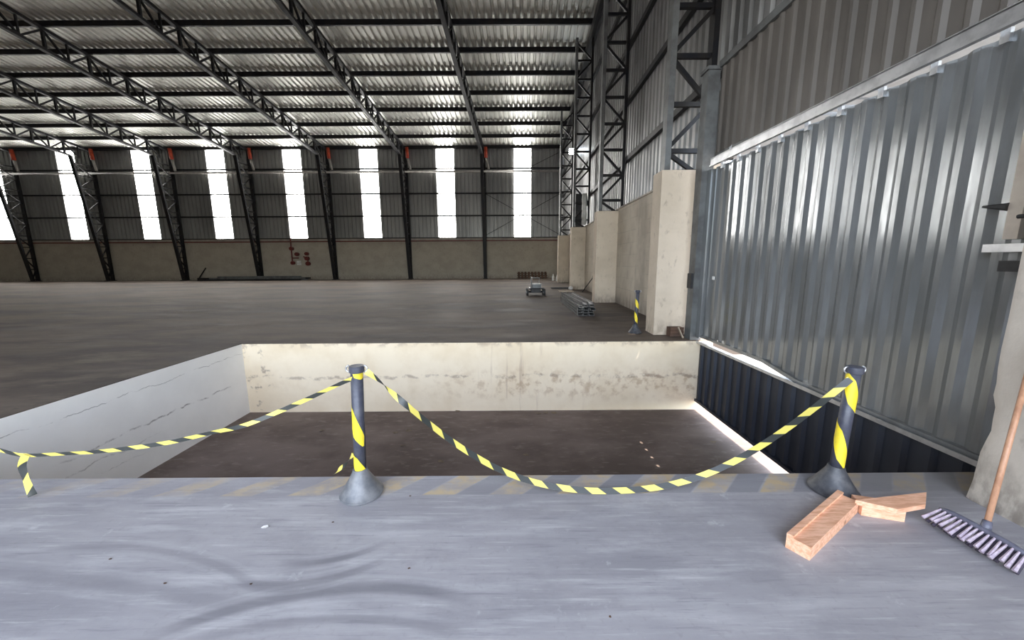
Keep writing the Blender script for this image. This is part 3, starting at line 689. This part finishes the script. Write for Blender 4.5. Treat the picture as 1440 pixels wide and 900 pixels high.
# red hydrant pipework on the back wall
hy = thing('hydrant_pipework', 'red fire hydrant pipes and valves fixed to the back wall', 'hydrant', (-20.2, B-.1, 1.4))
MB().tube([(-20.25, B-.12, 3.75), (-20.25, B-.12, 1.5)], .06, 8).build('riser', 'red_dark', hy)
MB().tube([(-20.25, B-.12, 2.0), (-19.65, B-.12, 2.0)], .05, 8).build('branch', 'red_dark', hy)
def wheel(x, z, r, mt='red_dark', nm='valve'): return MB().tube([(x, B-.02, z), (x, B-.3, z)], [r, r], 12).build(nm, mt, hy)
wheel(-20.2, 2.85, .17); wheel(-20.2, 1.55, .16); wheel(-19.75, 2.35, .17); wheel(-18.85, 2.38, .16); wheel(-18.85, 1.95, .19); wheel(-18.8, 1.48, .19)
MB().tube([(-19.2, B-.1, 2.12), (-18.85, B-.1, 1.95), (-18.82, B-.1, 1.5)], .06, 8).build('branch', 'red_dark', hy)
MB().box(-19.9, -19.5, B-.05, B-.01, 1.35, 1.75).build('sign_plate', 'pipe_white', hy)

# ------------------------------------------------------------------ lamps and fittings on the end wall
fl = thing('floodlight', 'lit floodlight fixed high between the end wall columns', 'lamp', (4.3, 26.6, 8.9))
fh = MB().box(4.0, 4.42, 26.55, 26.75, 8.75, 9.15).build('housing', 'steel', fl)
MB().box(4.03, 4.39, 26.52, 26.55, 8.78, 9.12).build('lens', 'lamp', fh, org=fl.location)
MB().beam((4.25, 26.65, 9.15), (4.49, 26.65, 9.2), .06, .06, (0, 1, 0)).build('bracket', 'steel', fl)
wl = thing('wall_lamp', 'small bulkhead lamp hanging from a bracket on the end wall', 'lamp', (4.1, 17.4, 2.8))
MB().tube([(4.1, 17.4, 3.5), (4.04, 17.4, 3.05)], .025, 8).build('stem', 'pipe_grey', wl)
wsh = MB().lathe([(0, .12), (.07, .11), (.14, .02), (.15, 0), (.13, -.01)], (4.03, 17.4, 2.94), 16).build('shade', 'pipe_white', wl, smooth=True)
MB().lathe([(0, .03), (.07, .0), (.08, -.06), (.05, -.12), (0, -.14)], (4.03, 17.4, 2.94), 14).build('bulb', 'pipe_white', wsh, org=wl.location, smooth=True)
tag(MB().tube([(3.98, 20.5, MH+.05), (3.98, 20.5, 5.15)], .13, 14).build('vent_pipe', 'pipe_white', smooth=True), 'white vertical pipe rising from the masonry behind the wall lamp', 'pipe')
tag(MB().box(3.66, 4.0, 21.4, 21.75, MH+.02, 5.3).build('cable_duct', 'black'), 'dark cable duct beside the white vertical pipe', 'duct')

# ------------------------------------------------------------------ crate and plank at the foot of the near pilaster
ck = thing('small_crate', 'small brown crate at the foot of the pilaster beside the gate post', 'crate', (3.45, 7.72, 0))
for i in range(3): MB().box(3.38, 3.66, 7.66+.0, 7.68, .01+i*.07, .068+i*.07).build('slat', 'wood_dark', ck)
MB().box(3.38, 3.66, 7.682, 7.86, .005, .2).build('body', 'wood_dark', ck)
tag(MB().beam((3.6, 7.55, .0), (3.52, 7.63, .22), .06, .02, (0, 1, 0)).build('loose_batten', 'wood_pale'), 'short pale batten leaning on the small brown crate', 'batten')

# ------------------------------------------------------------------ litter
def scrap(p, r, mat, name, label, cat, group, seed):
    q = random.Random(seed); n = 7; rim = [(p.x+r*(.6+.6*q.random())*math.cos(2*math.pi*k/n), p.y+.7*r*(.6+.6*q.random())*math.sin(2*math.pi*k/n), p.z+.003+r*.35*q.random()) for k in range(n)]
    m = MB(); m.v = rim+[(p.x, p.y, p.z+.006)]; m.f = [(k, (k+1) % n, n) for k in range(n)]
    o = m.build(name, mat); o.modifiers.new('thickness', 'SOLIDIFY').thickness = .002; return tag(o, label, cat, group)
for i, (x, y) in enumerate(((643, 579), (556, 609), (574, 606), (566, 627), (757, 582), (767, 581), (779, 581), (452, 606), (384, 582), (1003, 622), (620, 650), (740, 640))):
    scrap(at(x, y, 'z', PZ), .06, 'leaf', 'dry_leaf', 'dry brown leaf lying on the dock pit floor', 'leaf', 'leaves in the pit', 20+i)
for i, (x, y) in enumerate(((373, 742), (577, 698), (468, 735), (155, 787), (232, 821), (353, 822), (575, 800), (858, 868))):
    scrap(at(x, y, 'z', 0), .008 if i else .022, 'paper' if i == 0 else 'wood_dark', 'chip', 'pale chip on the scuffed dock slab' if i == 0 else 'tiny dark chip on the scuffed dock slab', 'litter', None if i == 0 else 'dark chips on the slab', 50+i)
